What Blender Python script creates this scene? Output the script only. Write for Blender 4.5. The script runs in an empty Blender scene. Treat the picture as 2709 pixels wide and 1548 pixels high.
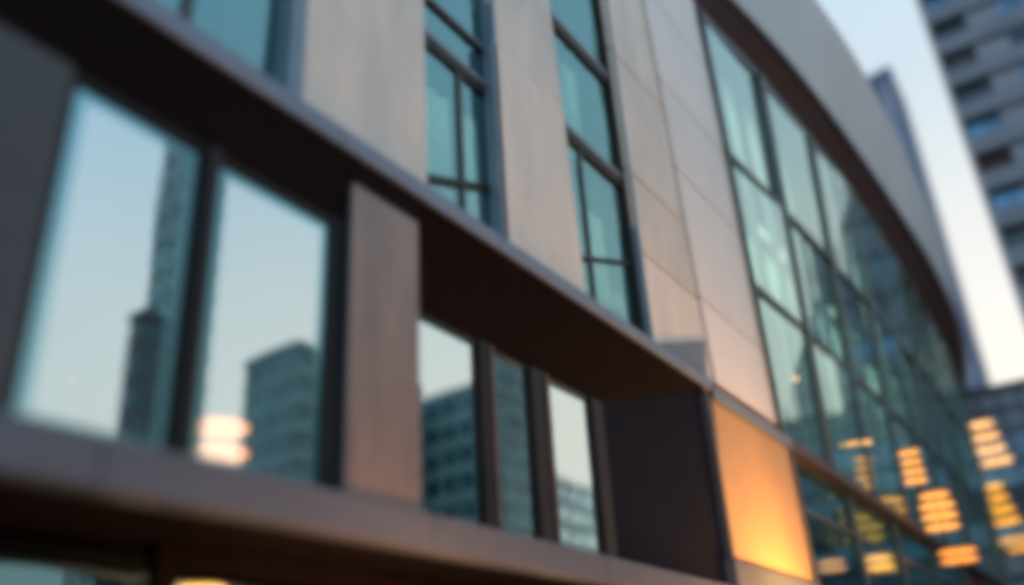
import bpy, bmesh, math, random
from mathutils import Matrix, Vector, noise
random.seed(7)
S = bpy.context.scene
COL = S.collection
# ------------------------------------------------------------------ camera
# The world's X axis runs along the main facade, Y into it, Z up; the eye stands at (0, 0, EYE).
EYE = 1.7
RX = (0.55459808, -0.33778523, -0.76047492)
RY = (-0.83024574, -0.28590141, -0.4784897)
RZ = (-0.0557941, 0.89675053, -0.43900512)
cd = bpy.data.cameras.new('camera')
cam = bpy.data.objects.new('camera', cd); COL.objects.link(cam)
cam.matrix_world = Matrix(((RX[0], RX[1], RX[2], 0), (RY[0], RY[1], RY[2], 0), (RZ[0], RZ[1], RZ[2], EYE), (0, 0, 0, 1)))
cd.sensor_width = 36; cd.lens = 31.44
cd.clip_start = 0.05; cd.clip_end = 3000
cd.dof.use_dof = True
cd.dof.focus_distance = 16.5
cd.dof.aperture_fstop = 0.108
S.camera = cam

def ray(px, py):
    c = Vector((px - 1354.5, -(py - 774.0), -2366.0))
    return Vector((Vector(RX).dot(c), Vector(RY).dot(c), Vector(RZ).dot(c)))
def on_y(px, py, y):
    r = ray(px, py); t = y / r.y; return r * t

# ------------------------------------------------------------------ world
w = bpy.data.worlds.new('World'); S.world = w; w.use_nodes = True
nt = w.node_tree; nt.nodes.clear()
N = nt.nodes.new; L = nt.links.new
out = N('ShaderNodeOutputWorld'); add = N('ShaderNodeAddShader')
bg1 = N('ShaderNodeBackground'); bg2 = N('ShaderNodeBackground')
sky = N('ShaderNodeTexSky'); sky.sky_type = 'NISHITA'; sky.sun_disc = False
SUN_EL, SUN_ROT = math.radians(9), math.radians(55)
sky.sun_elevation = SUN_EL; sky.sun_rotation = SUN_ROT
L(sky.outputs[0], bg1.inputs[0]); bg1.inputs[1].default_value = 0.03
tc = N('ShaderNodeTexCoord'); sep = N('ShaderNodeSeparateXYZ'); L(tc.outputs['Generated'], sep.inputs[0])
ramp = N('ShaderNodeValToRGB'); L(sep.outputs['Z'], ramp.inputs[0])
e = ramp.color_ramp.elements
e[0].position = 0.0; e[0].color = (0.84, 0.78, 0.72, 1)
e[1].position = 1.0; e[1].color = (0.55, 0.72, 0.88, 1)
for p, c in ((0.30, (0.92, 0.86, 0.76)), (0.42, (0.85, 0.84, 0.80)), (0.56, (0.66, 0.76, 0.82)), (0.68, (0.62, 0.76, 0.86)), (0.8, (0.60, 0.76, 0.88))):
    k = e.new(p); k.color = (*c, 1)
mr = N('ShaderNodeMapRange'); L(sep.outputs['X'], mr.inputs[0])
mr.inputs[1].default_value = 0.40; mr.inputs[2].default_value = 0.85; mr.inputs[3].default_value = 0.90; mr.inputs[4].default_value = 0.90
cl = N('ShaderNodeTexNoise'); cl.inputs['Scale'].default_value = 1.6; cl.inputs['Detail'].default_value = 4
L(tc.outputs['Generated'], cl.inputs['Vector'])
mr2 = N('ShaderNodeMapRange'); L(cl.outputs[0], mr2.inputs[0])
mr2.inputs[1].default_value = 0.3; mr2.inputs[2].default_value = 0.7; mr2.inputs[3].default_value = 0.93; mr2.inputs[4].default_value = 1.05
m1 = N('ShaderNodeMath'); m1.operation = 'MULTIPLY'; L(mr.outputs[0], m1.inputs[0]); L(mr2.outputs[0], m1.inputs[1])
mx = N('ShaderNodeMix'); mx.data_type = 'RGBA'; mx.blend_type = 'MULTIPLY'; mx.inputs[0].default_value = 1
tn = N('ShaderNodeMix'); tn.data_type = 'RGBA'
mr3 = N('ShaderNodeMapRange'); L(sep.outputs['X'], mr3.inputs[0]); mr3.inputs[1].default_value = 0.3; mr3.inputs[2].default_value = 0.85
L(mr3.outputs[0], tn.inputs[0]); tn.inputs[6].default_value = (0.80, 0.94, 1.08, 1); tn.inputs[7].default_value = (1, 1, 1, 1)
L(ramp.outputs[0], mx.inputs[6]); L(tn.outputs[2], mx.inputs[7]); L(mx.outputs[2], bg2.inputs[0]); L(m1.outputs[0], bg2.inputs[1])
L(bg1.outputs[0], add.inputs[0]); L(bg2.outputs[0], add.inputs[1]); L(add.outputs[0], out.inputs[0])

sd = bpy.data.lights.new('sun', 'SUN'); sd.energy = 0.5; sd.angle = math.radians(18); sd.color = (1, 0.90, 0.80)
so = bpy.data.objects.new('sun', sd); COL.objects.link(so)
so.rotation_euler = Vector((0.80, 0.55, 0.16)).to_track_quat('Z', 'Y').to_euler(); so.location = (0, 0, 60)

S.view_settings.view_transform = 'Standard'; S.view_settings.look = 'None'
S.view_settings.exposure = 0.16; S.view_settings.gamma = 1
S.cycles.use_denoising = True
S.cycles.pixel_filter_type = 'BLACKMAN_HARRIS'; S.cycles.filter_width = 7.5
S.cycles.max_bounces = 8; S.cycles.transparent_max_bounces = 12
S.cycles.sample_clamp_indirect = 6

# ------------------------------------------------------------------ materials
def mat(name, col, rough=0.6, metal=0.0, var=0.0, scale=(1, 1, 1), tint=None, spec=0.5, bump=0.0, detail=5, each=0.0):
    m = bpy.data.materials.new(name); m.use_nodes = True
    t = m.node_tree; b = t.nodes['Principled BSDF']
    b.inputs['Base Color'].default_value = (*col, 1); b.inputs['Roughness'].default_value = rough
    b.inputs['Metallic'].default_value = metal; b.inputs['Specular IOR Level'].default_value = spec
    if var:
        g = t.nodes.new('ShaderNodeNewGeometry'); mp = t.nodes.new('ShaderNodeMapping')
        mp.inputs['Scale'].default_value = scale
        t.links.new(g.outputs['Position'], mp.inputs[0])
        n = t.nodes.new('ShaderNodeTexNoise'); n.inputs['Scale'].default_value = 1; n.inputs['Detail'].default_value = detail
        n.inputs['Roughness'].default_value = 0.6
        t.links.new(mp.outputs[0], n.inputs['Vector'])
        r = t.nodes.new('ShaderNodeValToRGB'); t.links.new(n.outputs[0], r.inputs[0])
        c2 = tint or col
        r.color_ramp.elements[0].position = 0.3; r.color_ramp.elements[1].position = 0.7
        r.color_ramp.elements[0].color = (*[x * (1 - var) for x in c2], 1)
        r.color_ramp.elements[1].color = (*[min(1, x * (1 + var)) for x in col], 1)
        t.links.new(r.outputs[0], b.inputs['Base Color'])
        if each:                  # every panel came out of the quarry a little lighter or darker
            oi = t.nodes.new('ShaderNodeObjectInfo'); mrn = t.nodes.new('ShaderNodeMapRange'); hs = t.nodes.new('ShaderNodeHueSaturation')
            mrn.inputs[3].default_value = 1 - each; mrn.inputs[4].default_value = 1 + each
            t.links.new(oi.outputs['Random'], mrn.inputs[0]); t.links.new(mrn.outputs[0], hs.inputs['Value'])
            t.links.new(r.outputs[0], hs.inputs['Color']); t.links.new(hs.outputs[0], b.inputs['Base Color'])
        if bump:
            bp = t.nodes.new('ShaderNodeBump'); bp.inputs['Strength'].default_value = bump; bp.inputs['Distance'].default_value = 0.02
            t.links.new(n.outputs[0], bp.inputs['Height']); t.links.new(bp.outputs[0], b.inputs['Normal'])
    return m

def glass(name, refl, trans, fac, wave=0.0, wscale=(1, 1, 1), rough=0.0):
    m = bpy.data.materials.new(name); m.use_nodes = True
    t = m.node_tree; t.nodes.clear(); n = t.nodes.new; l = t.links.new
    o = n('ShaderNodeOutputMaterial'); mx = n('ShaderNodeMixShader')
    tr = n('ShaderNodeBsdfTransparent'); tr.inputs[0].default_value = (*trans, 1)
    gl = n('ShaderNodeBsdfGlossy'); gl.inputs['Color'].default_value = (*refl, 1); gl.inputs['Roughness'].default_value = rough
    fr = n('ShaderNodeFresnel'); fr.inputs[0].default_value = 1.5
    ma = n('ShaderNodeMath'); ma.operation = 'MULTIPLY_ADD'; ma.use_clamp = True
    l(fr.outputs[0], ma.inputs[0]); ma.inputs[1].default_value = 1 - fac; ma.inputs[2].default_value = fac
    ge = n('ShaderNodeNewGeometry'); inv = n('ShaderNodeMath'); inv.operation = 'SUBTRACT'; inv.inputs[0].default_value = 1; l(ge.outputs['Backfacing'], inv.inputs[1])
    mu = n('ShaderNodeMath'); mu.operation = 'MULTIPLY'; l(ma.outputs[0], mu.inputs[0]); l(inv.outputs[0], mu.inputs[1])   # only the outer coating reflects
    l(mu.outputs[0], mx.inputs[0]); l(tr.outputs[0], mx.inputs[1]); l(gl.outputs[0], mx.inputs[2]); l(mx.outputs[0], o.inputs[0])
    if wave:
        g = n('ShaderNodeNewGeometry'); mp = n('ShaderNodeMapping'); mp.inputs['Scale'].default_value = wscale
        l(g.outputs['Position'], mp.inputs[0]); nn = n('ShaderNodeTexNoise'); nn.inputs['Scale'].default_value = 1; nn.inputs['Detail'].default_value = 1.5
        l(mp.outputs[0], nn.inputs['Vector']); bp = n('ShaderNodeBump'); bp.inputs['Strength'].default_value = 1; bp.inputs['Distance'].default_value = wave
        l(nn.outputs[0], bp.inputs['Height']); l(bp.outputs[0], gl.inputs['Normal'])
    return m

def emit(name, col, s):
    m = bpy.data.materials.new(name); m.use_nodes = True
    t = m.node_tree; t.nodes.clear()
    o = t.nodes.new('ShaderNodeOutputMaterial'); x = t.nodes.new('ShaderNodeEmission')
    x.inputs[0].default_value = (*col, 1); x.inputs[1].default_value = s
    t.links.new(x.outputs[0], o.inputs[0]); return m

M = dict(
    stone=mat('stone', (0.67, 0.59, 0.51), 0.42, 0.1, 0.10, (1.1, 1.1, 0.35), (0.58, 0.55, 0.51), bump=0.2, each=0.10),
    stone_lit=mat('stone_lit', (0.76, 0.72, 0.69), 0.35, 0.15, 0.05, (0.8, 0.8, 0.5), each=0.06),  # stronger light on one panel, put into a paler copy of stone
    stone_glow=mat('stone_glow', (0.40, 0.26, 0.14), 0.6, 0, 0.08, (1.2, 1.2, .6), bump=0.3),  # orange of the lamp glow is put into the stone colour
    notch_shade=mat('notch_shade', (0.13, 0.17, 0.22), 0.5, 0.2, 0.1, (1, 1, 1)),
    edge_metal=mat('edge_metal', (0.16, 0.195, 0.26), 0.4, 0.3, 0.08, (1, 1, 2)),
    band_metal=mat('band_metal', (0.095, 0.113, 0.15), 0.5, 0.25, 0.10, (1, 1, 2)),
    pillar=mat('pillar', (0.23, 0.18, 0.16), 0.38, 0.3, 0.2, (2.6, 2.6, 0.5), (0.19, 0.165, 0.165), bump=0.15),
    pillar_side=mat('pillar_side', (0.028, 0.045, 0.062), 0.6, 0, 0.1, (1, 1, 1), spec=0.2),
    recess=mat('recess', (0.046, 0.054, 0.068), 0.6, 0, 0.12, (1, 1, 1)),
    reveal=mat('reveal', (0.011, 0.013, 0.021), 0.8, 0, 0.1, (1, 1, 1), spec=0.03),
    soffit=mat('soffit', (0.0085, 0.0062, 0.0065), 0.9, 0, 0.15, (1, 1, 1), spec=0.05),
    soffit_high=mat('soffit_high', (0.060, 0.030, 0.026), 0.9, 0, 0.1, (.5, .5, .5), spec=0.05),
    frame=mat('frame', (0.012, 0.012, 0.015), 0.5, 0, 0.1, (2, 2, 2), spec=0.25),
    frame_blue=mat('frame_blue', (0.15, 0.23, 0.31), 0.4, 0.2, 0.1, (2, 2, 2)),
    frame_brown=mat('frame_brown', (0.085, 0.055, 0.048), 0.5, 0.1, 0.1, (2, 2, 2)),
    transom_dark=mat('transom_dark', (0.035, 0.05, 0.055), 0.4, 0.2, 0.1, (2, 2, 2)),
    mullion=mat('mullion', (0.065, 0.10, 0.108), 0.35, 0.4, 0.1, (2, 2, 2)),
    fascia=mat('fascia', (0.47, 0.49, 0.52), 0.45, 0.15, 0.08, (0.35, 0.35, 0.12)),
    roof=mat('roof', (0.12, 0.12, 0.12), 0.8, 0, 0.1, (1, 1, 1)),
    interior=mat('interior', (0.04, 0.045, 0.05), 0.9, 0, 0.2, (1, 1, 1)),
    lobby_wall=mat('lobby_wall', (0.30, 0.45, 0.44), 0.8, 0, 0.5, (0.5, 0.5, 0.04)),
    curtain=mat('curtain', (0.75, 0.80, 0.76), 0.9, 0, 0.10, (6, 6, 0.3)),
    pane_clear=glass('pane_clear', (0.74, 0.83, 0.82), (0.62, 0.62, 0.60), 0.84, 0.004, (0.6, 0.6, 0.4)),
    pane_frit=glass('pane_frit', (0.30, 0.58, 0.64), (0.1, 0.15, 0.15), 0.75, rough=0.15),
    pane_teal=glass('pane_teal', (0.30, 0.54, 0.56), (0.42, 0.58, 0.56), 0.55, 0.03, (2.2, 2.2, 0.35)),
    pane_wall=glass('pane_wall', (0.76, 0.98, 0.95), (0.60, 0.76, 0.74), 0.38, 0.016, (0.9, 0.9, 0.12), rough=0.07),
    pane_low=glass('pane_low', (0.28, 0.50, 0.54), (0.50, 0.58, 0.52), 0.42, 0.03, (1.2, 1.2, 0.3)),
    tower_band=mat('tower_band', (0.18, 0.22, 0.28), 0.7, 0, 0.15, (0.4, 0.4, 0.6)),
    tower_wall=mat('tower_wall', (0.23, 0.28, 0.35), 0.7, 0, 0.12, (0.4, 0.4, 1.5)),
    tower_dark=mat('tower_dark', (0.045, 0.055, 0.07), 0.6, 0, 0.3, (0.5, 0.5, 0.5)),
    tower_brown=mat('tower_brown', (0.045, 0.022, 0.020), 0.7),
    tower_edge=mat('tower_edge', (0.40, 0.40, 0.43), 0.6, 0, 0.08, (0.4, 0.4, 0.3)),
    win_blue=mat('win_blue', (0.09, 0.22, 0.38), 0.15, 0.5, 0.6, (0.6, 0.6, 0.6)),
    win_dim=mat('win_dim', (0.03, 0.06, 0.09), 0.15, 0.4, 0.5, (0.6, 0.6, 0.6)),
    low_band=mat('low_band', (0.22, 0.27, 0.35), 0.6, 0, 0.2, (0.5, 0.5, 2)),
    low_glass=mat('low_glass', (0.17, 0.31, 0.46), 0.25, 0.3, 0.35, (0.4, 0.4, 1)),
    low_dark=mat('low_dark', (0.06, 0.085, 0.13), 0.6, 0, 0.3, (0.5, 0.5, 0.5)),
    haze_blue=mat('haze_blue', (0.05, 0.10, 0.21), 0.5, 0, 0.2, (0.1, 0.1, 0.1)),
    haze_pale=mat('haze_pale', (0.24, 0.29, 0.42), 0.5, 0, 0.45, (0.25, 0.25, 0.14)),
    opp_teal=mat('opp_teal', (0.13, 0.27, 0.30), 0.6, 0, 0.3, (0.2, 0.2, 0.2)),
    opp_pale=mat('opp_pale', (0.27, 0.45, 0.49), 0.6, 0, 0.2, (0.2, 0.2, 0.2)),
    opp_dark=mat('opp_dark', (0.04, 0.075, 0.095), 0.6, 0, 0.2, (0.2, 0.2, 0.2)),
    opp_win=mat('opp_win', (0.07, 0.15, 0.19), 0.2, 0.4, 0.4, (0.3, 0.3, 0.3)),
    opp_band=mat('opp_band', (0.24, 0.40, 0.41), 0.7, 0, 0.15, (0.2, 0.2, 0.2)),
    asphalt=mat('asphalt', (0.05, 0.05, 0.052), 0.85, 0, 0.2, (3, 3, 3)),
    paving=mat('paving', (0.22, 0.21, 0.20), 0.8, 0, 0.15, (2, 2, 2)),
    ground=mat('ground', (0.10, 0.10, 0.10), 0.9, 0, 0.2, (.2, .2, .2)),
    paint=mat('paint', (0.75, 0.75, 0.72), 0.6, 0, 0.1, (3, 3, 3)),
    post=mat('post', (0.03, 0.03, 0.032), 0.4, 0.6, 0.1, (3, 3, 3)),
    lamp_warm=emit('lamp_warm', (1.0, 0.38, 0.10), 14),
    lamp_pale=emit('lamp_pale', (1.0, 0.38, 0.13), 15),
    lan_pair=emit('lan_pair', (1.0, 0.50, 0.16), 1.6),
    lamp_dim=emit('lamp_dim', (1.0, 0.36, 0.12), 6), lan_warm=emit('lan_warm', (1.0, 0.40, 0.08), 1.6), lan_deep=emit('lan_deep', (1.0, 0.34, 0.06), 1.7),
    lens_cool=emit('lens_cool', (1, .93, .8), 2.0),
    lens_warm=emit('lens_warm', (1.0, 0.55, 0.2), 1.5),
    lit_yellow=emit('lit_yellow', (1.0, 0.43, 0.03), 3.6),
    lit_peach=emit('lit_peach', (1.0, 0.50, 0.17), 3.7),
    lit_red=emit('lit_red', (0.8, 0.05, 0.03), 0.35),
    globe=emit('globe', (1.0, 0.58, 0.28), 6),
)

t_ = M['curtain'].node_tree; pb_ = t_.nodes['Principled BSDF']; o_ = t_.nodes['Material Output']
tl_ = t_.nodes.new('ShaderNodeBsdfTranslucent'); tl_.inputs[0].default_value = (0.80, 0.86, 0.80, 1)
mi_ = t_.nodes.new('ShaderNodeMixShader'); mi_.inputs[0].default_value = 0.5
t_.links.new(pb_.outputs[0], mi_.inputs[1]); t_.links.new(tl_.outputs[0], mi_.inputs[2]); t_.links.new(mi_.outputs[0], o_.inputs[0])
# ------------------------------------------------------------------ mesh helpers (h = height above the eye)
def link(name, bm, material, parent=None):
    bmesh.ops.recalc_face_normals(bm, faces=bm.faces[:])
    me = bpy.data.meshes.new(name); bm.to_mesh(me); bm.free()
    o = bpy.data.objects.new(name, me); COL.objects.link(o)
    if material: me.materials.append(M[material])
    if parent: o.parent = parent
    return o
def hexa(bm, pts):                # 8 points: bottom ring, top ring
    v = [bm.verts.new(p) for p in pts]
    for f in ((0, 3, 2, 1), (4, 5, 6, 7), (0, 1, 5, 4), (1, 2, 6, 5), (2, 3, 7, 6), (3, 0, 4, 7)):
        bm.faces.new([v[i] for i in f])
def bx(bm, x0, x1, y0, y1, h0, h1):
    a, b = h0 + EYE, h1 + EYE
    hexa(bm, [(x0, y0, a), (x1, y0, a), (x1, y1, a), (x0, y1, a), (x0, y0, b), (x1, y0, b), (x1, y1, b), (x0, y1, b)])
def box(name, x0, x1, y0, y1, h0, h1, material, parent=None, bevel=0.0):
    bm = bmesh.new(); bx(bm, x0, x1, y0, y1, h0, h1)
    if bevel: bmesh.ops.bevel(bm, geom=bm.edges[:], offset=bevel, segments=2, affect='EDGES', profile=0.5)
    return link(name, bm, material, parent)
def quadbox(name, a, b, c, d, y0, y1, material, parent):   # a,b bottom-left/right, c,d top-right/left as (x,h)
    bm = bmesh.new()
    ring = (a, b, c, d)
    hexa(bm, [(p[0], y0, p[1] + EYE) for p in ring] + [(p[0], y1, p[1] + EYE) for p in ring])
    return link(name, bm, material, parent)
def thing(name, label, cat, loc=(0, 0, 0), group=None):
    o = bpy.data.objects.new(name, None); COL.objects.link(o); o.location = loc
    o['label'] = label; o['category'] = cat
    if group: o['group'] = group
    return o
def keep(o, t):                   # parent a world-space mesh to an empty that is off the origin
    o.parent = t; o.matrix_parent_inverse = Matrix.Translation(-Vector(t.location)); return o
def struct(o): o['kind'] = 'structure'; return o
def lerp_curve(pts, x):
    if x <= pts[0][0]:
        i = 0
    elif x >= pts[-1][0]:
        i = len(pts) - 2
    else:
        i = max(j for j in range(len(pts) - 1) if pts[j][0] <= x)
    def sl(j):
        j0 = max(0, j - 1); j1 = min(len(pts) - 1, j + 1)
        return (pts[j1][1] - pts[j0][1]) / (pts[j1][0] - pts[j0][0])
    (xa, ya), (xb, yb) = pts[i], pts[i + 1]
    h = xb - xa; t = (x - xa) / h
    if t < 0: return ya + sl(i) * (x - xa)
    if t > 1: return yb + sl(i + 1) * (x - xb)
    return (2*t**3 - 3*t**2 + 1) * ya + (t**3 - 2*t**2 + t) * h * sl(i) + (-2*t**3 + 3*t**2) * yb + (t**3 - t**2) * h * sl(i + 1)

# ------------------------------------------------------------------ ground
struct(box('ground', -400, 900, -400, 500, -2.2, -1.712, 'ground'))
struct(box('road', -60, 160, -9, 1.0, -1.71, -1.704, 'asphalt'))
bm = bmesh.new()
bx(bm, -60, 160, 1.0, 7.4, -1.708, -1.58)
struct(link('pavement', bm, 'paving'))
struct(box('far_pavement', -60, 160, -14, -9.0, -1.708, -1.58, 'paving'))
bm = bmesh.new()
for i in range(24): bx(bm, -40 + i * 6, -37 + i * 6, -4.1, -3.95, -1.7035, -1.7)
struct(link('road_markings', bm, 'paint'))

# ------------------------------------------------------------------ the curved building
B = thing('curved_building', 'grey and beige building with a curved overhanging roof edge and a tall teal glass wall', 'building')
FI = [(15, 6.03), (21.1, 6.0), (25, 5.62), (30, 5.28), (35, 5.06), (41, 4.95), (48, 5.0), (55, 5.18), (61.5, 5.45), (67.6, 5.93), (75, 6.9), (84, 8.6)]
FB = [(14, 6.0), (18, 5.52), (21.7, 4.93), (25, 4.50), (29, 4.17), (33.9, 3.90), (40, 3.66), (44.1, 3.56), (49.5, 3.58), (53.8, 3.76), (58.2, 4.14), (63.5, 4.79), (69, 5.67), (76, 7.2), (86, 9.8)]
FT = [(14, 5.6), (20, 4.5), (28.2, 3.45), (32.6, 3.10), (37.7, 2.99), (43, 2.98), (48, 3.09), (53, 3.38), (57, 3.76), (62, 4.45), (69, 5.6), (76, 7.2), (86, 9.8)]
GB = [(15, 6.0), (40, 6.0), (50, 6.0), (62, 6.10), (70, 6.6), (77, 7.6), (84, 9.2)]
KF = 1.13; HB = 19.8 * KF; HT = 24.0 * KF
FB = [(x * KF, y * KF) for x, y in FB]; FT = [(x * KF, y * KF) for x, y in FT]
def gy(x, h):
    a = lerp_curve(GB, x); b = lerp_curve(FI, x)
    return a + (b - a) * (h - 6.0) / 13.8
def strip(name, f0, f1, x0, x1, n, material, parent, thick=None):
    """ruled sheet between two space curves, with thickness along `thick`"""
    bm = bmesh.new(); rows = []
    t = Vector(thick or (0, .05, 0))
    for i in range(n + 1):
        x = x0 + (x1 - x0) * i / n
        a, b = Vector(f0(x)), Vector(f1(x))
        rows.append([bm.verts.new(p) for p in (a, b, b + t, a + t)])
    for r0, r1 in zip(rows, rows[1:]):
        for j in range(4): bm.faces.new((r0[j], r1[j], r1[(j + 1) % 4], r0[(j + 1) % 4]))
    bm.faces.new(rows[0]); bm.faces.new(rows[-1][::-1])
    o = link(name, bm, material, parent)
    for p in o.data.polygons: p.use_smooth = False
    return o
# roof fascia, its soffit and the roof slab
strip('roof_fascia', lambda x: (x, lerp_curve(FB, x), HB + EYE), lambda x: (x, lerp_curve(FT, x), HT + EYE), 14, 92, 90, 'fascia', B, (0, .12, 0))
for x in (19, 25.5, 32, 38.5, 45, 51.5, 58, 64.5):
    a, b = Vector((x, lerp_curve(FB, x) - .006, HB + .1 + EYE)), Vector((x, lerp_curve(FT, x) - .006, HT + EYE))
    bm = bmesh.new(); q = Vector((.07, 0, 0)); v = Vector((0, .005, 0))
    hexa(bm, [a, a + q, a + q + v, a + v, b, b + q, b + q + v, b + v]); link('seam', bm, 'mullion', B)
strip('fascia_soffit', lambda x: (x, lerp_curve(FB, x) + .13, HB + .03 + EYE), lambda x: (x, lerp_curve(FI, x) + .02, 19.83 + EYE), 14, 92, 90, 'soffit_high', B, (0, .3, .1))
strip('fascia_lip', lambda x: (x, lerp_curve(FB, x) - .03, HB - .1 + EYE), lambda x: (x, lerp_curve(FB, x) - .03, HB + .08 + EYE), 14, 92, 90, 'edge_metal', B, (0, .15, 0))
strip('roof', lambda x: (x, lerp_curve(FT, x) + .2, HT - .3 + EYE), lambda x: (x, 24, HT - .3 + EYE), 14, 92, 60, 'roof', B, (0, 0, .1))
box('roof', 0, 13.95, 6.3, 24, 26.4, 26.7, 'roof', B)
# body: side, back and inner walls, floor slabs
box('side_wall', -0.3, 0, 6.3, 24, -1.6, 26.3, 'stone', B)
box('back_wall', 0, 86, 24, 24.3, -1.6, 26.3, 'stone', B)
box('side_wall', 85.7, 86, 9.6, 24, -1.6, 19.8, 'stone', B)
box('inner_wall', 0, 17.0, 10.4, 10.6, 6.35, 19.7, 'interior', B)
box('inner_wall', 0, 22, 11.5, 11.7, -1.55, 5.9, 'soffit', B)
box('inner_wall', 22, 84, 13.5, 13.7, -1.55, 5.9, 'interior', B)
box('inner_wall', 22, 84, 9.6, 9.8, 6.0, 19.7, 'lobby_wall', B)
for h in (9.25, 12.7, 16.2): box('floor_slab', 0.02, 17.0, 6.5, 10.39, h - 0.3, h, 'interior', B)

# --- ledge under the upper wall
cuts = [-0.3, 2.9, 6.05, 9.2, 12.35, 15.4, 16.9]
for a, b in zip(cuts, cuts[1:]): box('ledge', a + .006, b - .006, 5.93, 6.25, 6.02, 6.27, 'edge_metal', B, 0.012)
strip('ledge', lambda x: (x, gy(x, 6) - .08, 5.86 + EYE), lambda x: (x, gy(x, 6) - .08, 6.14 + EYE), 16.93, 22.0, 6, 'edge_metal', B, (0, .4, 0))
strip('ledge', lambda x: (x, gy(x, 6) - .08, 5.86 + EYE), lambda x: (x, gy(x, 6) - .08, 6.14 + EYE), 22.01, 84, 60, 'frame_brown', B, (0, .4, 0))
def prism(name, pts, off, material, parent):       # an outline and its copy moved by off
    bm = bmesh.new(); a = [bm.verts.new((p[0], p[1], p[2] + EYE)) for p in pts]
    b = [bm.verts.new((p[0] + off[0], p[1] + off[1], p[2] + EYE + off[2])) for p in pts]
    bm.faces.new(a); bm.faces.new(b[::-1]); n = len(pts)
    for i in range(n): bm.faces.new((a[i], b[i], b[(i + 1) % n], a[(i + 1) % n]))
    return link(name, bm, material, parent)
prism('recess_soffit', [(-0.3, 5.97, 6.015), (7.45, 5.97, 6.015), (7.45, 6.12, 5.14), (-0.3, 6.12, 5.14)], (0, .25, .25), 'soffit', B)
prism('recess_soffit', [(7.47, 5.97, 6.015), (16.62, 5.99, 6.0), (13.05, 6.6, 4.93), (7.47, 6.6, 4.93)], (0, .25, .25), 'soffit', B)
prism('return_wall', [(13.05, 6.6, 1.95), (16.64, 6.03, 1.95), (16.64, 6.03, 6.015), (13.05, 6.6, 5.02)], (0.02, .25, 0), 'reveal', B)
box('pillar_head', 6.25, 7.5, 5.985, 6.3, 5.71, 6.01, 'soffit', B)
box('ledge_top', -0.3, 16.95, 6.0, 6.5, 6.28, 6.33, 'edge_metal', B)
# --- lower band and what is under it
cuts = [-0.3, 3.7, 7.6, 11.5, 15.4, 17.0]
for a, b in zip(cuts, cuts[1:]): box('band', a + .006, b - .006, 5.93, 6.2, 1.73, 2.12, 'band_metal', B, 0.015)
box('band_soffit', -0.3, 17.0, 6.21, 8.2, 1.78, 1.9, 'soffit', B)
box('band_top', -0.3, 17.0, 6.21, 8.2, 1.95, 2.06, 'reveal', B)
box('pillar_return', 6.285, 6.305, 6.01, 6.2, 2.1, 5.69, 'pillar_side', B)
box('frame', 6.155, 6.28, 6.11, 6.3, 2.08, 5.2, 'frame', B)
# --- ground floor shopfront, a strip of it shows under the band
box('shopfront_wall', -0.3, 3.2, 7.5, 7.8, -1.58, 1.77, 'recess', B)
sw = box('window', 3.2, 5.35, 7.52, 7.56, -1.3, 1.62, None, B); sw.data.materials.append(M['pane_low'])
box('frame', 5.36, 5.6, 7.45, 7.7, -1.4, 1.77, 'soffit', B)
sw2 = box('window', 5.61, 16.9, 7.52, 7.56, -1.3, 1.55, None, B); sw2.data.materials.append(M['pane_low'])
box('frame', 5.61, 16.9, 7.45, 7.6, 1.56, 1.77, 'soffit', B)
# --- pillar, recess walls
box('pillar', 6.31, 7.47, 6.0, 6.42, 1.9, 5.70, 'pillar', B, 0.02)
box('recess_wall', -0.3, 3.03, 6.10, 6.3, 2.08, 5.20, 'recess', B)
def window(x0, x1, y, h0, h1, material, frame_m='frame', fr=0.07, frit=0.12, depth=0.12, trims=()):
    f = bmesh.new()
    bx(f, x0 - fr, x0, y - depth, y + .05, h0 - fr, h1 + fr); bx(f, x1, x1 + fr, y - depth, y + .05, h0 - fr, h1 + fr)
    bx(f, x0, x1, y - depth, y + .05, h1, h1 + fr); bx(f, x0, x1, y - depth, y + .05, h0 - fr, h0)
    wn = link('window', f, frame_m, B)
    bm = bmesh.new(); bx(bm, x0 + frit, x1 - frit, y, y + .012, h0 + frit, h1 - frit)
    link('pane', bm, material, wn)
    if frit:
        b2 = bmesh.new()
        bx(b2, x0, x0 + frit, y, y + .012, h0, h1); bx(b2, x1 - frit, x1, y, y + .012, h0, h1)
        bx(b2, x0 + frit, x1 - frit, y, y + .012, h1 - frit, h1); bx(b2, x0 + frit, x1 - frit, y, y + .012, h0, h0 + frit)
        link('pane_border', b2, 'pane_frit', wn)
    return wn
# left recess: two tall panes
window(3.095, 4.367, 6.15, 2.1, 5.09, 'pane_clear', fr=.05, depth=.05)
window(4.588, 6.10, 6.15, 2.1, 5.09, 'pane_clear', fr=.05, depth=.05)
box('mullion', 4.42, 4.535, 6.04, 6.25, 2.08, 5.16, 'frame', B)
# middle recess: three panes with deep mullions
window(7.6, 9.42, 6.62, 2.25, 4.86, 'pane_clear', fr=.05, frit=.06, depth=.05)
window(9.80, 10.76, 6.62, 2.25, 4.86, 'pane_clear', fr=.05, frit=.06, depth=.05)
window(11.32, 12.62, 6.62, 2.25, 4.86, 'pane_clear', fr=.05, frit=.06, depth=.05)
for a, b in ((9.475, 9.775), (10.795, 11.265), (12.68, 13.04)):
    box('mullion', a, b, 6.54, 6.75, 2.08, 4.925, 'frame', B)
    if b < 12: box('lit_return', b - .09, b - .003, 6.515, 6.537, 2.08, 4.9, 'frame_brown', B)  # brown strip painted as the lit return of the mullion

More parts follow.
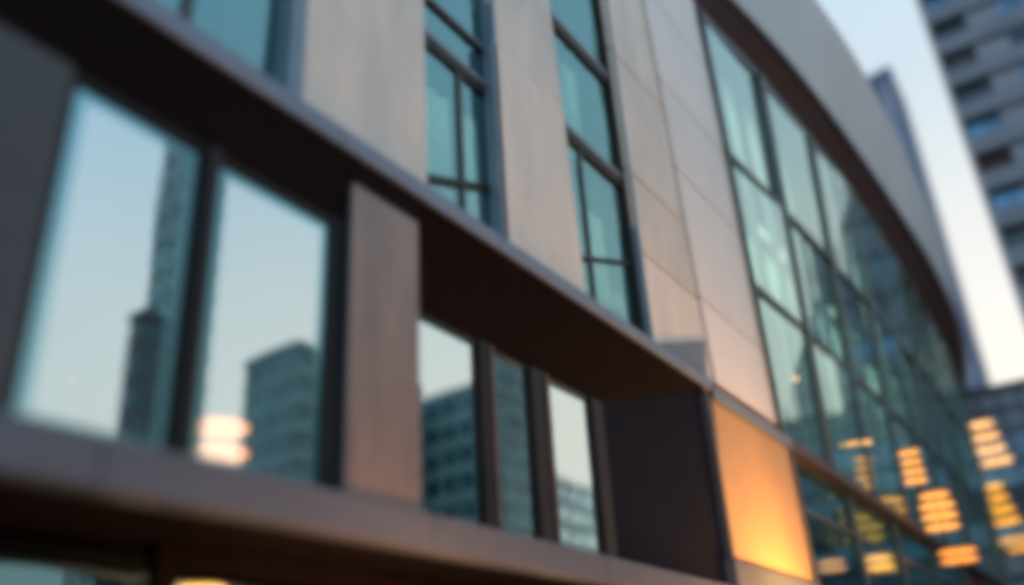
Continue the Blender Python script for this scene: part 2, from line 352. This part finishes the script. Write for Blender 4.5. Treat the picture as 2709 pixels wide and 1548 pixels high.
# --- upper wall: panels with open joints in front of a dark backing
def panels(xb0, xb1, xt0, xt1, joints, y0, y1, material, top=19.9, g=0.03):
    h0 = 6.34; hs = [h0] + list(joints) + [top]
    fx0 = lambda h: xb0 + (xt0 - xb0) * (h - 6.3) / 10.0
    fx1 = lambda h: xb1 + (xt1 - xb1) * (h - 6.3) / 10.0
    for a, b in zip(hs, hs[1:]):
        a2 = a + (g if a > h0 else 0); b2 = b - g
        quadbox('wall_panel', (fx0(a2), a2), (fx1(a2), a2), (fx1(b2), b2), (fx0(b2), b2), y0, y1, material, B)
panels(5.50, 7.72, 5.48, 7.70, (10.1, 13.3, 16.8), 6.05, 6.14, 'stone', g=.004)
panels(9.55, 11.90, 9.42, 11.45, (10.1, 13.4, 16.8), 6.05, 6.14, 'stone', g=.005)
panels(14.38, 17.36, 14.22, 16.75, (8.28, 10.15, 13.3, 16.8), 6.05, 6.14, 'stone')
panels(17.40, 21.75, 16.79, 21.20, (8.3, 11.6, 14.2, 17.2), 5.985, 6.10, 'stone_lit')
for a, b in ((5.5, 7.7), (9.5, 11.6), (14.25, 21.15)):
    box('backing_wall', a, b, 6.15, 6.45, 6.34, 19.8, 'frame', B)
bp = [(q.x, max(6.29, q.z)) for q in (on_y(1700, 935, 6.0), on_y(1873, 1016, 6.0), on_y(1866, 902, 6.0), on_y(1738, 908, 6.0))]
quadbox('notch_shade', bp[0], bp[1], bp[2], bp[3], 6.0, 6.045, 'notch_shade', B)  # dark plate stands for the shade in the notch
box('upper_wall', -0.3, 2.2, 6.05, 6.4, 6.34, 19.8, 'stone', B)
box('upper_wall', -0.3, 24, 6.5, 6.8, 19.95, 26.4, 'stone', B)

def strip_window(x0, x1, y, bars, rail, h1=19.7, extra=()):
    f = bmesh.new()
    bx(f, x0 - .04, x0 + .05, y - .10, y + .06, 6.34, h1); bx(f, x1 - .06, x1 + .03, y - .22, y + .06, 6.34, h1)
    wn = link('strip_window', f, 'frame_blue', B)
    link('pane', (lambda b: (bx(b, x0 + .05, x1 - .06, y, y + .012, 6.34, h1), b)[1])(bmesh.new()), 'pane_teal', wn)
    for h, t, d in bars:
        b = bmesh.new(); bx(b, x0 + .05, x1 - .06, y - d, y - .003, h, h + t); link('transom', b, 'frame', wn)
        b = bmesh.new(); bx(b, x0 + .05, x1 - .06, y - d - .012, y - d - .001, h + t * .72, h + t + .02); link('transom_cap', b, 'edge_metal', wn)
    if rail:
        (xa, ha), (xb, hb), t = rail
        quadbox('rail', (xa, ha), (xb, hb), (xb, hb + t), (xa, ha + t), y - .05, y - .006, 'frame', wn)
    for xa, xb, ha, hb in extra:
        b = bmesh.new(); bx(b, xa, xb, y - .04, y - .004, ha, hb); link('mullion', b, 'transom_dark', wn)
    return wn
strip_window(7.73, 9.55, 6.24, ((8.98, .25, .05), (9.84, .12, .05), (13.4, .25, .1), (16.8, .25, .1)), ((7.80, 6.56), (9.50, 7.22), .12), extra=((8.70, 8.80, 6.34, 9.01),))
strip_window(11.75, 14.40, 6.24, ((9.68, .30, .07), (12.28, .30, .07), (15.8, .25, .07)), ((12.1, 7.15), (14.3, 7.95), .09), extra=((12.5, 12.6, 6.34, 9.74),))
strip_window(2.22, 5.33, 6.24, ((9.2, .3, .1), (12.7, .3, .1)), None, extra=((4.02, 4.14, 6.34, 9.19),))
box('frame', 5.30, 5.50, 6.03, 6.30, 6.34, 19.8, 'frame_blue', B)
box('frame', 9.42, 9.56, 6.02, 6.22, 6.34, 10.0, 'frame_blue', B)

# --- glowing lower panel right of the recess, with its plinth
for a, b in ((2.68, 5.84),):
    quadbox('wall_panel', (16.62, a), (21.75, a), (21.95, b), (17.0, b), 6.0, 6.1, 'stone_glow', B)
box('plinth', 16.4, 21.9, 5.86, 6.3, 1.5, 2.60, 'band_metal', B, 0.02)
box('panel_frame', 16.45, 16.62, 5.92, 6.12, 2.62, 5.85, 'recess', B)
box('panel_frame', 21.80, 22.0, 5.92, 6.12, 2.62, 5.85, 'recess', B)
box('backing_wall', 16.6, 22, 6.13, 6.5, -1.58, 5.9, 'frame', B)

# --- tall curtain wall
CWm = [21.3, 25.6, 30.3, 35.2, 39.5, 43.2, 46.9, 50.6, 54.3, 58, 62, 66, 70.5, 77, 84]
cw = strip('curtain_wall', lambda x: (x, gy(x, 19.7) - .05, 19.6 + EYE), lambda x: (x, gy(x, 19.8) - .05, 19.82 + EYE), 21.2, 84, 60, 'mullion', B, (0, .15, 0))
bands = [(6.15, 10.2), (10.2, 14.4), (14.4, 19.7)]
for i, (xa, xb) in enumerate(zip(CWm, CWm[1:])):
    for j, (ha, hb) in enumerate(bands):
        bm = bmesh.new()
        ka = random.uniform(-.13, .13)
        a0 = gy(xa, ha); a1 = gy(xb, ha); b0 = gy(xa, hb); b1 = gy(xb, hb)
        p = [(xa, a0, ha + EYE), (xb, a1 + ka, ha + EYE), (xb, b1 + ka, hb + EYE), (xa, b0, hb + EYE)]
        hexa(bm, p + [(q[0], q[1] + .012, q[2]) for q in p])
        link('pane', bm, 'pane_wall', cw)
for i, xa in enumerate(CWm):
    bm = bmesh.new()
    wdt = .40 if i else .1
    hexa(bm, [(xa - wdt/2, gy(xa, 6.1) - .15, 6.1 + EYE), (xa + wdt/2, gy(xa, 6.1) - .15, 6.1 + EYE), (xa + wdt/2, gy(xa, 6.1) + .1, 6.1 + EYE), (xa - wdt/2, gy(xa, 6.1) + .1, 6.1 + EYE),
              (xa - wdt/2, gy(xa, 19.7) - .15, 19.7 + EYE), (xa + wdt/2, gy(xa, 19.7) - .15, 19.7 + EYE), (xa + wdt/2, gy(xa, 19.7) + .1, 19.7 + EYE), (xa - wdt/2, gy(xa, 19.7) + .1, 19.7 + EYE)])
    link('mullion', bm, 'mullion', cw)
for h, t in ((10.2, .17), (14.4, .18)):
    strip('transom', lambda x: (x, gy(x, h) - .10, h - t/2 + EYE), lambda x: (x, gy(x, h) - .10, h + t/2 + EYE), 21.25, 84, 60, 'transom_dark', cw, (0, .18, 0))
# --- glass under the ledge on the right
lw = [22.05, 28.2, 34.0, 40.5, 48, 56, 64, 72, 80]
for xa, xb in zip(lw, lw[1:]):
    ya, yb = lerp_curve(GB, xa) + .3, lerp_curve(GB, xb) + .3
    bm = bmesh.new()
    p = [(xa, ya, 0), (xb, yb, 0), (xb, yb, 5.84 + EYE), (xa, ya, 5.84 + EYE)]
    hexa(bm, p + [(q[0], q[1] + .012, q[2]) for q in p])
    wn = link('window', bm, 'pane_low', B)
    bm = bmesh.new(); bx(bm, xb - .14, xb + .14, yb - .12, yb - .005, -1.58, 5.84); link('mullion', bm, 'mullion', wn)
    bm = bmesh.new(); bx(bm, xa + .15, xb - .15, min(ya, yb) - .06, min(ya, yb) - .006, 4.55, 4.67); link('transom', bm, 'mullion', wn)

# ------------------------------------------------------------------ curtains hanging behind the glass
def curtain(x0, x1, y, h0, h1, label, group=None):
    bm = bmesh.new(); n = max(8, int((x1 - x0) * 14)); vs = []
    for i in range(n + 1):
        x = x0 + (x1 - x0) * i / n; d = .05 * math.sin(i * 1.7) + .02 * math.sin(i * .6)
        vs.append((bm.verts.new((x, y + d, h0 + EYE)), bm.verts.new((x, y + d * .7, h1 + EYE))))
    for a, b in zip(vs, vs[1:]): bm.faces.new((a[0], b[0], b[1], a[1]))
    o = link('curtain', bm, 'curtain')
    for p in o.data.polygons: p.use_smooth = True
    o['label'] = label; o['category'] = 'curtain'
    if group: o['group'] = group
    return o
G = 'curtains behind the narrow strip windows'
curtain(7.75, 8.05, 6.55, 6.4, 8.7, 'slim pale curtain along the left edge of the left narrow window strip', G)
curtain(8.35, 8.95, 6.55, 6.4, 8.7, 'pale curtain in the middle of the left narrow window strip', G)
curtain(9.3, 9.9, 6.55, 6.4, 8.75, 'pale curtain along the right edge of the left narrow window strip', G)
curtain(12.9, 13.5, 6.6, 9.9, 12.3, 'slim bright curtain fold in the right narrow window strip, above the middle crossbar', G)
curtain(13.3, 14.0, 6.6, 6.4, 9.5, 'pale curtain in the right narrow window strip, below the middle crossbar', G)
def added_room_light(x, h, power, label):  # lights added so the curtains show as pale streaks
    t = thing('added_ceiling_light', label, 'lamp', (x, 8.2, h + EYE), 'lights added behind the narrow strip windows')
    keep(box('housing', x - .6, x + .6, 8.1, 8.3, h, h + .06, 'post'), t)
    keep(box('diffuser', x - .55, x + .55, 8.12, 8.28, h - .02, h - .002, 'lens_cool'), t)
    d = bpy.data.lights.new('room_fill', 'AREA'); d.shape = 'RECTANGLE'; d.size = 1.6; d.size_y = .4; d.energy = power; d.color = (1, .95, .85)
    o = bpy.data.objects.new('room_fill', d); COL.objects.link(o); o.location = (x, 8.1, h - .1 + EYE); o.rotation_euler = Vector((0, .75, .66)).to_track_quat('Z', 'Y').to_euler()
    o.parent = t; o.matrix_parent_inverse = Matrix.Translation(-Vector(t.location))
added_room_light(9.0, 8.8, 60, 'added light behind the curtains of the left narrow window strip')
added_room_light(13.6, 8.8, 60, 'added light behind the right narrow window strip, lower storey')
added_room_light(13.6, 12.2, 60, 'added light behind the right narrow window strip, upper storey')
G = 'curtains behind the tall glass wall'
ORD = ('first', 'second', 'third', 'fourth', 'fifth', 'sixth')
rc = random.Random(11)
for i in range(6):
    xa, xb = CWm[i], CWm[i + 1]; wv = xb - xa
    for side, f0 in (('left', .10), ('right', .58)):
        a = xa + wv * (f0 + rc.uniform(-.04, .08)); b = a + wv * rc.uniform(.14, .26)
        h0, h1 = ((6.4, 19.2), (6.4, 14.0), (10.6, 19.2))[rc.randrange(3)] if i else ((6.4, 13.9), (6.4, 19.2))[side == 'right']
        curtain(a, b, max(gy(a, h0), gy(b, h1), gy(b, h0)) + .45, h0, h1, 'pale curtain strip in the %s part of the %s bay of the tall glass wall' % (side, ORD[i]), G)

# ------------------------------------------------------------------ lamps
def tube(bm, x, y, h, r, t, seg=28):
    vs = []
    for z in (h, h + t):
        vs.append([bm.verts.new((x + r * math.cos(a * 2 * math.pi / seg), y + r * math.sin(a * 2 * math.pi / seg), z + EYE)) for a in range(seg)])
    for i in range(seg): bm.faces.new((vs[0][i], vs[0][(i + 1) % seg], vs[1][(i + 1) % seg], vs[1][i]))
    bm.faces.new(vs[0][::-1]); bm.faces.new(vs[1])
rl = random.Random(5)
def lantern(px, py, wpx, hpx, n, material, label, y=5.0):
    """tiered drum lantern on a bracket, a little in front of the glass wall"""
    c = on_y(px, py, y); dist = c.length
    r = wpx / 2 / 2366 * dist; tot = hpx / 2366 * dist
    t = thing('wall_lantern', label, 'lamp', (c.x, c.y, c.z + tot / 2 + EYE), 'tiered lanterns in front of the glass wall')
    st = tot / n
    for k in range(n):
        bm = bmesh.new(); tube(bm, c.x, c.y, c.z - tot / 2 + k * st + st * .42, r * rl.uniform(.84, 1.04), st * rl.uniform(.12, .2))
        keep(link('tier', bm, material), t)
    keep(box('bracket', c.x - .03, c.x + .03, c.y, gy(c.x, c.z + tot / 2) - .25, c.z + tot / 2, c.z + tot / 2 + .06, 'post'), t)
    bm = bmesh.new(); tube(bm, c.x, c.y, c.z - tot / 2, .03, tot, 8); keep(link('stem', bm, 'post'), t)
def pendant(px, py, y, wpx, hpx, n, material, label, ceil, group='tiered lamps glowing behind the glass'):
    """tiered drum lamp hung at depth y behind pixel (px, py)"""
    c = on_y(px, py, y); dist = c.length
    r = wpx / 2 / 2366 * dist; tot = hpx / 2366 * dist
    t = thing('pendant_lamp', label, 'lamp', (c.x, c.y, c.z - tot / 2 + EYE), group)
    for k in range(n):
        bm = bmesh.new(); st = tot / n
        tube(bm, c.x, c.y, c.z - tot / 2 + k * st + st * .4, r * (1 - .05 * (k % 2)), st * .2)
        keep(link('tier', bm, material), t)
    bm = bmesh.new(); tube(bm, c.x, c.y, c.z + tot / 2, .02, max(.3, ceil - c.z - tot / 2), 8); keep(link('cord', bm, 'post'), t)
    return t
D = 1.0632
lantern(2335*D, 1272*D, 72*D, 92*D, 4, 'lan_warm', 'wide four tiered orange lantern against the glass wall, just above the ledge end')
lantern(2270*D, 1162*D, 46*D, 84*D, 4, 'lan_warm', 'narrow four tiered orange lantern against the glass wall, higher up than the other one')
lantern(2122*D, 1104*D, 24*D, 30*D, 1, 'lan_pair', 'small round amber lantern against the glass wall, left one of a touching pair', 5.75)
lantern(2156*D, 1102*D, 24*D, 30*D, 1, 'lan_pair', 'small round amber lantern against the glass wall, right one of a touching pair', 5.75)
pendant(1980*D, 943*D, 8.0, 12*D, 10*D, 1, 'lamp_pale', 'tiny dim amber lamp alone in the first bay of the tall glass wall', 19)
lantern(2385*D, 1383*D, 76*D, 36*D, 2, 'lan_deep', 'wide flat orange lantern beneath the far end of the ledge')
pendant(2188*D, 1400*D, 8.0, 56*D, 40*D, 2, 'lamp_warm', 'brighter orange lamp in the dark lower glass, just right of a mullion', 5.8)
pendant(2070*D, 1408*D, 8.0, 60*D, 32*D, 2, 'lamp_dim', 'dimmer orange lamp in the dark lower glass beside the glowing panel', 5.8)
pendant(545*D, 1097*D, 8.0, 140*D, 122*D, 2, 'lamp_pale', 'large bright two tiered lamp shining in the foot of the second tall pane', 5.9, None)
pendant(176*D, 943*D, 8.0, 8*D, 8*D, 1, 'lamp_pale', 'tiny pale lamp seen low in the first tall pane', 5.9, None)
pendant(500*D, 1466*D, 8.3, 110*D, 26*D, 1, 'lamp_warm', 'orange lamp behind the ground floor shop window under the dark band', 1.75, None)

for i, x in enumerate((27, 38, 49, 60)):  # lobby lights added to brighten the glass wall from inside
    t = thing('added_ceiling_light', 'long light added inside the tall glass wall, ' + ('nearest of four', 'second nearest of four', 'second farthest of four', 'farthest of four')[i], 'lamp', (x, 8.4, 19.4 + EYE), 'lights added inside the glass wall')
    keep(box('housing', x - 3, x + 3, 8.9, 9.2, 19.35, 19.5, 'post'), t)
    keep(box('diffuser', x - 2.9, x + 2.9, 8.93, 9.17, 19.33, 19.345, 'lens_cool'), t)
    d = bpy.data.lights.new('lobby_fill', 'AREA'); d.shape = 'RECTANGLE'; d.size = 9; d.size_y = .5; d.energy = 480; d.color = (1, .88, .72)
    o = bpy.data.objects.new('lobby_fill', d); COL.objects.link(o); o.location = (x, 8.2, 19.2 + EYE); o.rotation_euler = (math.radians(12), 0, 0)
    o.parent = t; o.matrix_parent_inverse = Matrix.Translation(-Vector(t.location))

# unseen wall washer, added to light the panel to the right of the recess
ul = thing('unseen_washer', 'unseen wall light added to make the panel under the ledge glow', 'lamp', (19.4, 4.1, .85 + EYE))
keep(box('housing', 18.2, 20.6, 3.9, 4.3, 0.80, 0.94, 'post', None, .01), ul)
keep(box('lens', 18.25, 20.55, 3.92, 4.28, 0.942, 0.952, 'lens_warm'), ul)
for x in (18.6, 20.1): keep(box('arm', x, x + .08, 4.31, 6.12, .85, .91, 'post'), ul)
ad = bpy.data.lights.new('washer_light', 'AREA'); ad.shape = 'RECTANGLE'; ad.size = 2.6; ad.size_y = .5; ad.energy = 640; ad.color = (1, .46, .10); ad.spread = math.radians(150)
ao = bpy.data.objects.new('washer_light', ad); COL.objects.link(ao)
ao.location = (19.4, 4.1, 1.0 + EYE); ao.rotation_euler = Vector((0, -0.72, -0.69)).to_track_quat('Z', 'Y').to_euler()
ao.parent = ul; ao.matrix_parent_inverse = Matrix.Translation(-Vector(ul.location))

def added_street_lamp(x, y, power, label):  # unseen lamps, added for the warm light rising up the walls
    t = thing('added_street_lamp', label, 'street lamp', (x, y, -1.58 + EYE), 'unseen street lamps added along the pavement')
    bm = bmesh.new(); tube(bm, x, y, -1.58, .06, 1.7, 12); tube(bm, x, y, -1.58, .12, .35, 16); keep(link('post', bm, 'post'), t)
    bm = bmesh.new(); bmesh.ops.create_uvsphere(bm, u_segments=20, v_segments=12, radius=.2, matrix=Matrix.Translation((x, y, .3 + EYE)))
    g = keep(link('globe', bm, 'globe'), t)
    bm = bmesh.new(); tube(bm, x, y, .49, .12, .04, 16); keep(link('cap', bm, 'post'), t)
    d = bpy.data.lights.new('added_street_light', 'POINT'); d.energy = power; d.color = (1, .40, .15); d.shadow_soft_size = .25
    o = bpy.data.objects.new('added_street_light', d); COL.objects.link(o); o.location = (x, y - .5, .3 + EYE)
    o.parent = t; o.matrix_parent_inverse = Matrix.Translation(-Vector(t.location))
added_street_lamp(11.5, 1.8, 200, 'unseen globe street lamp added on the pavement before the middle recess')
added_street_lamp(18.5, 2.0, 950, 'unseen globe street lamp added on the pavement before the glowing panel')
added_street_lamp(33.0, 2.2, 300, 'unseen globe street lamp added on the pavement before the tall glass wall')

def added_bollard(x, y, power, label):  # unseen low lamps added to warm the foot of the facade
    t = thing('added_bollard_lamp', label, 'lamp', (x, y, -1.58 + EYE), 'unseen low lamps added close to the facade')
    bm = bmesh.new(); tube(bm, x, y, -1.58, .09, 1.0, 16); keep(link('post', bm, 'post'), t)
    bm = bmesh.new(); tube(bm, x, y, -.575, .085, .16, 20); keep(link('lens', bm, 'globe'), t)
    bm = bmesh.new(); tube(bm, x, y, -.41, .10, .03, 16); keep(link('cap', bm, 'post'), t)
    d = bpy.data.lights.new('added_bollard_light', 'POINT'); d.energy = power; d.color = (1, .42, .17); d.shadow_soft_size = .2
    o = bpy.data.objects.new('added_bollard_light', d); COL.objects.link(o); o.location = (x, y, -.15 + EYE)
    o.parent = t; o.matrix_parent_inverse = Matrix.Translation(-Vector(t.location))
added_bollard(7.4, 4.6, 420, 'unseen low lamp added at the foot of the facade below the copper brown pillar')
added_bollard(17.6, 4.4, 120, 'unseen low lamp added at the foot of the facade below the left edge of the glowing panel')

# ------------------------------------------------------------------ tower at the right
T = thing('apartment_tower', 'tall grey tower with stacked balcony bands and blue windows at the right edge', 'building', (84, -5, -1.7 + EYE))
TX = 84.0
def tb(name, x0, x1, y0, y1, h0, h1, m): return keep(box(name, x0, x1, y0, y1, h0, h1, m), T)
TL, TR = 0.6, -12.5
tb('wall', TX + .9, TX + 18, TR, TL, -1.7, 82, 'tower_dark')
tb('corner_edge', TX - .05, TX + .95, TL + .02, TL + .38, -1.7, 82, 'tower_edge')
sp = 4.0; base = 38.38 - 9 * sp
looks = {8: 'win_dim', 9: 'win_blue', 10: 'tower_brown', 11: 'win_blue', 12: 'win_dim', 13: 'tower_dark', 14: 'win_dim', 15: 'win_blue'}
for k in range(20):
    h = base + k * sp
    tb('balcony_band', TX, TX + .88, TR, TL, h, h + 1.75, 'tower_band')
    tb('slab_shadow_edge', TX - .12, TX + .5, TR, TL - .01, h - .32, h - .02, 'tower_dark')  # slab edge coloured dark as the shadow on its underside
    tb('window', TX + .6, TX + .88, -2.6 + .2 * math.sin(k * 2), TL - .2, h + 1.76, h + sp - .33, looks.get(k, ('win_blue', 'win_dim', 'win_blue')[k % 3]))
    tb('spandrel_wall', TX + .15, TX + .88, TR, -2.7 + .2 * math.sin(k * 2), h + 1.76, h + sp - .33, 'tower_wall')
    for y0, y1 in ((-7.9, -5.6),):
        tb('window', TX + .11, TX + .149, y0, y1, h + 2.0, h + sp - .6, 'win_dim' if k % 2 else 'win_blue')
tb('roof', TX - .2, TX + 18, TR - .2, TL + .4, 82.02, 82.6, 'tower_band')

# ------------------------------------------------------------------ lower building at the end of the street
Lb = thing('office_block', 'low blue grey office block with lit windows below the tall tower', 'building', (78, 0, 0))
def lb(name, x0, x1, y0, y1, h0, h1, m): return keep(box(name, x0, x1, y0, y1, h0, h1, m), Lb)
LX = 78.0
lb('wall', LX + .3, LX + 4.5, -16, 9.0, -1.7, 21.9, 'low_dark')
lb('roof', LX - .2, LX + 4.6, -16.2, 9.1, 21.92, 22.5, 'low_dark')
for k, (h0, h1, m) in enumerate(((20.6, 21.9, 'low_band'), (18.9, 20.3, 'low_band'), (16.6, 18.6, 'low_glass'), (14.6, 16.2, 'low_glass'), (12.2, 13.4, 'low_dark'), (10.2, 11.8, 'low_glass'), (8.2, 9.6, 'low_band'), (5.5, 7.6, 'low_glass'))):
    lb('window_band', LX, LX + .29, -15.8, 8.8, h0, h1, m)
    for q in range(11): keep(box('window_bar', LX - .06, LX - .005, 7.2 - q * 1.45, 7.34 - q * 1.45, h0, h1, 'low_dark'), Lb)
def lit(rows, m):
    for y0, y1, h, t in rows:
        keep(box('lit_window', LX - .10, LX - .07, y1, y0, h, h + t, m), Lb)
s = LX / 80.0
lit([(y0*s, y1*s, h*s, .2) for y0, y1, h in ((7.45, 5.4, 20.0), (7.25, 5.2, 18.95), (7.1, 5.05, 17.9), (6.9, 4.8, 16.9))], 'lit_peach')
lit([(y0*s, y1*s, h*s, .16) for y0, y1, h in ((7.95, 6.0, 15.0), (7.9, 5.9, 14.1), (7.8, 5.7, 13.2), (7.7, 5.5, 12.3))], 'lit_yellow')
lit([(y0*s, y1*s, h*s, .1) for y0, y1, h in ((7.2, 4.4, 10.9), (6.8, 3.5, 10.2))], 'lit_yellow')
keep(box('sign_panel', LX - .2, LX - .07, 3.2, 5.2, 7.6, 8.6, 'lit_red'), Lb)

# ------------------------------------------------------------------ slender far tower
F = thing('skyscraper', 'slender hazy blue skyscraper peeking out behind the curved roof edge', 'building', (200, 14, 0))
bm = bmesh.new()
hexa(bm, [(200, 30, 0), (200, 12.9, 0), (220, 12.9, 0), (220, 30, 0), (200, 30, 140), (200, 12.2, 143.5), (220, 12.2, 143.5), (220, 30, 140)])
keep(link('wall', bm, 'haze_blue'), F)
bm = bmesh.new()
hexa(bm, [(199.7, 15.6, 60), (199.7, 13.9, 60), (199.9, 13.9, 60), (199.9, 15.6, 60), (199.7, 15.6, 139.5), (199.7, 13.5, 139.5), (199.9, 13.5, 139.5), (199.9, 15.6, 139.5)])
keep(link('facade_panel', bm, 'haze_pale'), F)

# ------------------------------------------------------------------ buildings across the street (seen as reflections)
def opposite(x0, x1, h, y, depth, rot, wall, wins, floors, cols, label, band=None):
    t = thing('office_building', label, 'building', ((x0 + x1) / 2, y, 0), 'office buildings mirrored in the window panes')
    wdt = x1 - x0; H = h + EYE
    def loc(name, bm, m, parent=None):
        o = link(name, bm, m, parent or t); return o
    bm = bmesh.new(); hexa(bm, [(-wdt/2, -depth, 0), (wdt/2, -depth, 0), (wdt/2, 0, 0), (-wdt/2, 0, 0), (-wdt/2, -depth, H), (wdt/2, -depth, H), (wdt/2, 0, H), (-wdt/2, 0, H)])
    loc('wall', bm, wall)
    fh = H / floors
    for f in range(max(0, floors - 16), floors):
        bm = bmesh.new()
        for c in range(cols):
            a = -wdt/2 + wdt * (c + random.uniform(.1, .3)) / cols; b = -wdt/2 + wdt * (c + random.uniform(.7, .92)) / cols
            z0, z1 = f * fh + fh * .3, f * fh + fh * random.uniform(.75, .9)
            hexa(bm, [(a, .004, z0), (b, .004, z0), (b, .12, z0), (a, .12, z0), (a, .004, z1), (b, .004, z1), (b, .12, z1), (a, .12, z1)])
        nd = max(2, int(depth / 3))
        for c in range(nd):
            a = -depth + depth * (c + .15) / nd; b = -depth + depth * (c + .85) / nd
            hexa(bm, [(-wdt/2 - .12, a, z0), (-wdt/2 - .004, a, z0), (-wdt/2 - .004, b, z0), (-wdt/2 - .12, b, z0), (-wdt/2 - .12, a, z1), (-wdt/2 - .004, a, z1), (-wdt/2 - .004, b, z1), (-wdt/2 - .12, b, z1)])
        loc('window_row', bm, wins)
        if band:
            bm = bmesh.new(); z0, z1 = f * fh, f * fh + fh * .22
            hexa(bm, [(-wdt/2, .004, z0), (wdt/2, .004, z0), (wdt/2, .5, z0), (-wdt/2, .5, z0), (-wdt/2, .004, z1), (wdt/2, .004, z1), (wdt/2, .5, z1), (-wdt/2, .5, z1)])
            hexa(bm, [(-wdt/2 - .14, -depth, z0), (-wdt/2 - .004, -depth, z0), (-wdt/2 - .004, .5, z0), (-wdt/2 - .14, .5, z0), (-wdt/2 - .14, -depth, z1), (-wdt/2 - .004, -depth, z1), (-wdt/2 - .004, .5, z1), (-wdt/2 - .14, .5, z1)])
            loc('balcony', bm, band)
    bm = bmesh.new(); hexa(bm, [(-wdt/2 - .2, -depth - .2, H + .01), (wdt/2 + .2, -depth - .2, H + .01), (wdt/2 + .2, .3, H + .01), (-wdt/2 - .2, .3, H + .01),
                               (-wdt/2 - .2, -depth - .2, H + .8), (wdt/2 + .2, -depth - .2, H + .8), (wdt/2 + .2, .3, H + .8), (-wdt/2 - .2, .3, H + .8)])
    loc('roof', bm, wall)
    t.rotation_euler = (0, 0, math.radians(rot)); return t
opposite(49.2, 54.4, 66, -60.0, 3, 0, 'opp_pale', 'opp_win', 20, 3, 'tall banded tower mirrored along the right side of the first tall pane', 'opp_band')
opposite(45.3, 49.0, 36.6, -57, 2, 0, 'opp_dark', 'opp_win', 12, 3, 'dark block mirrored in front of the banded tower in the first tall pane')
opposite(66.7, 88, 41.0, -58.6, 9.5, 3, 'opp_teal', 'opp_win', 13, 6, 'teal office block with a sharp roof corner mirrored in the second tall pane', 'opp_band')
opposite(92.0, 95.6, 41.0, -51, 25, 0, 'opp_teal', 'opp_win', 12, 1, 'banded teal block mirrored in the first of the three small panes', 'opp_band')
opposite(98.6, 111.5, 62, -52.5, 3, 0, 'opp_pale', 'opp_win', 20, 5, 'tall grey green tower mirrored in the middle one of the three small panes', 'opp_band')
opposite(122.0, 150, 36.6, -61, 8, 0, 'opp_teal', 'opp_win', 11, 6, 'plain flat roofed block mirrored in the last of the three small panes')
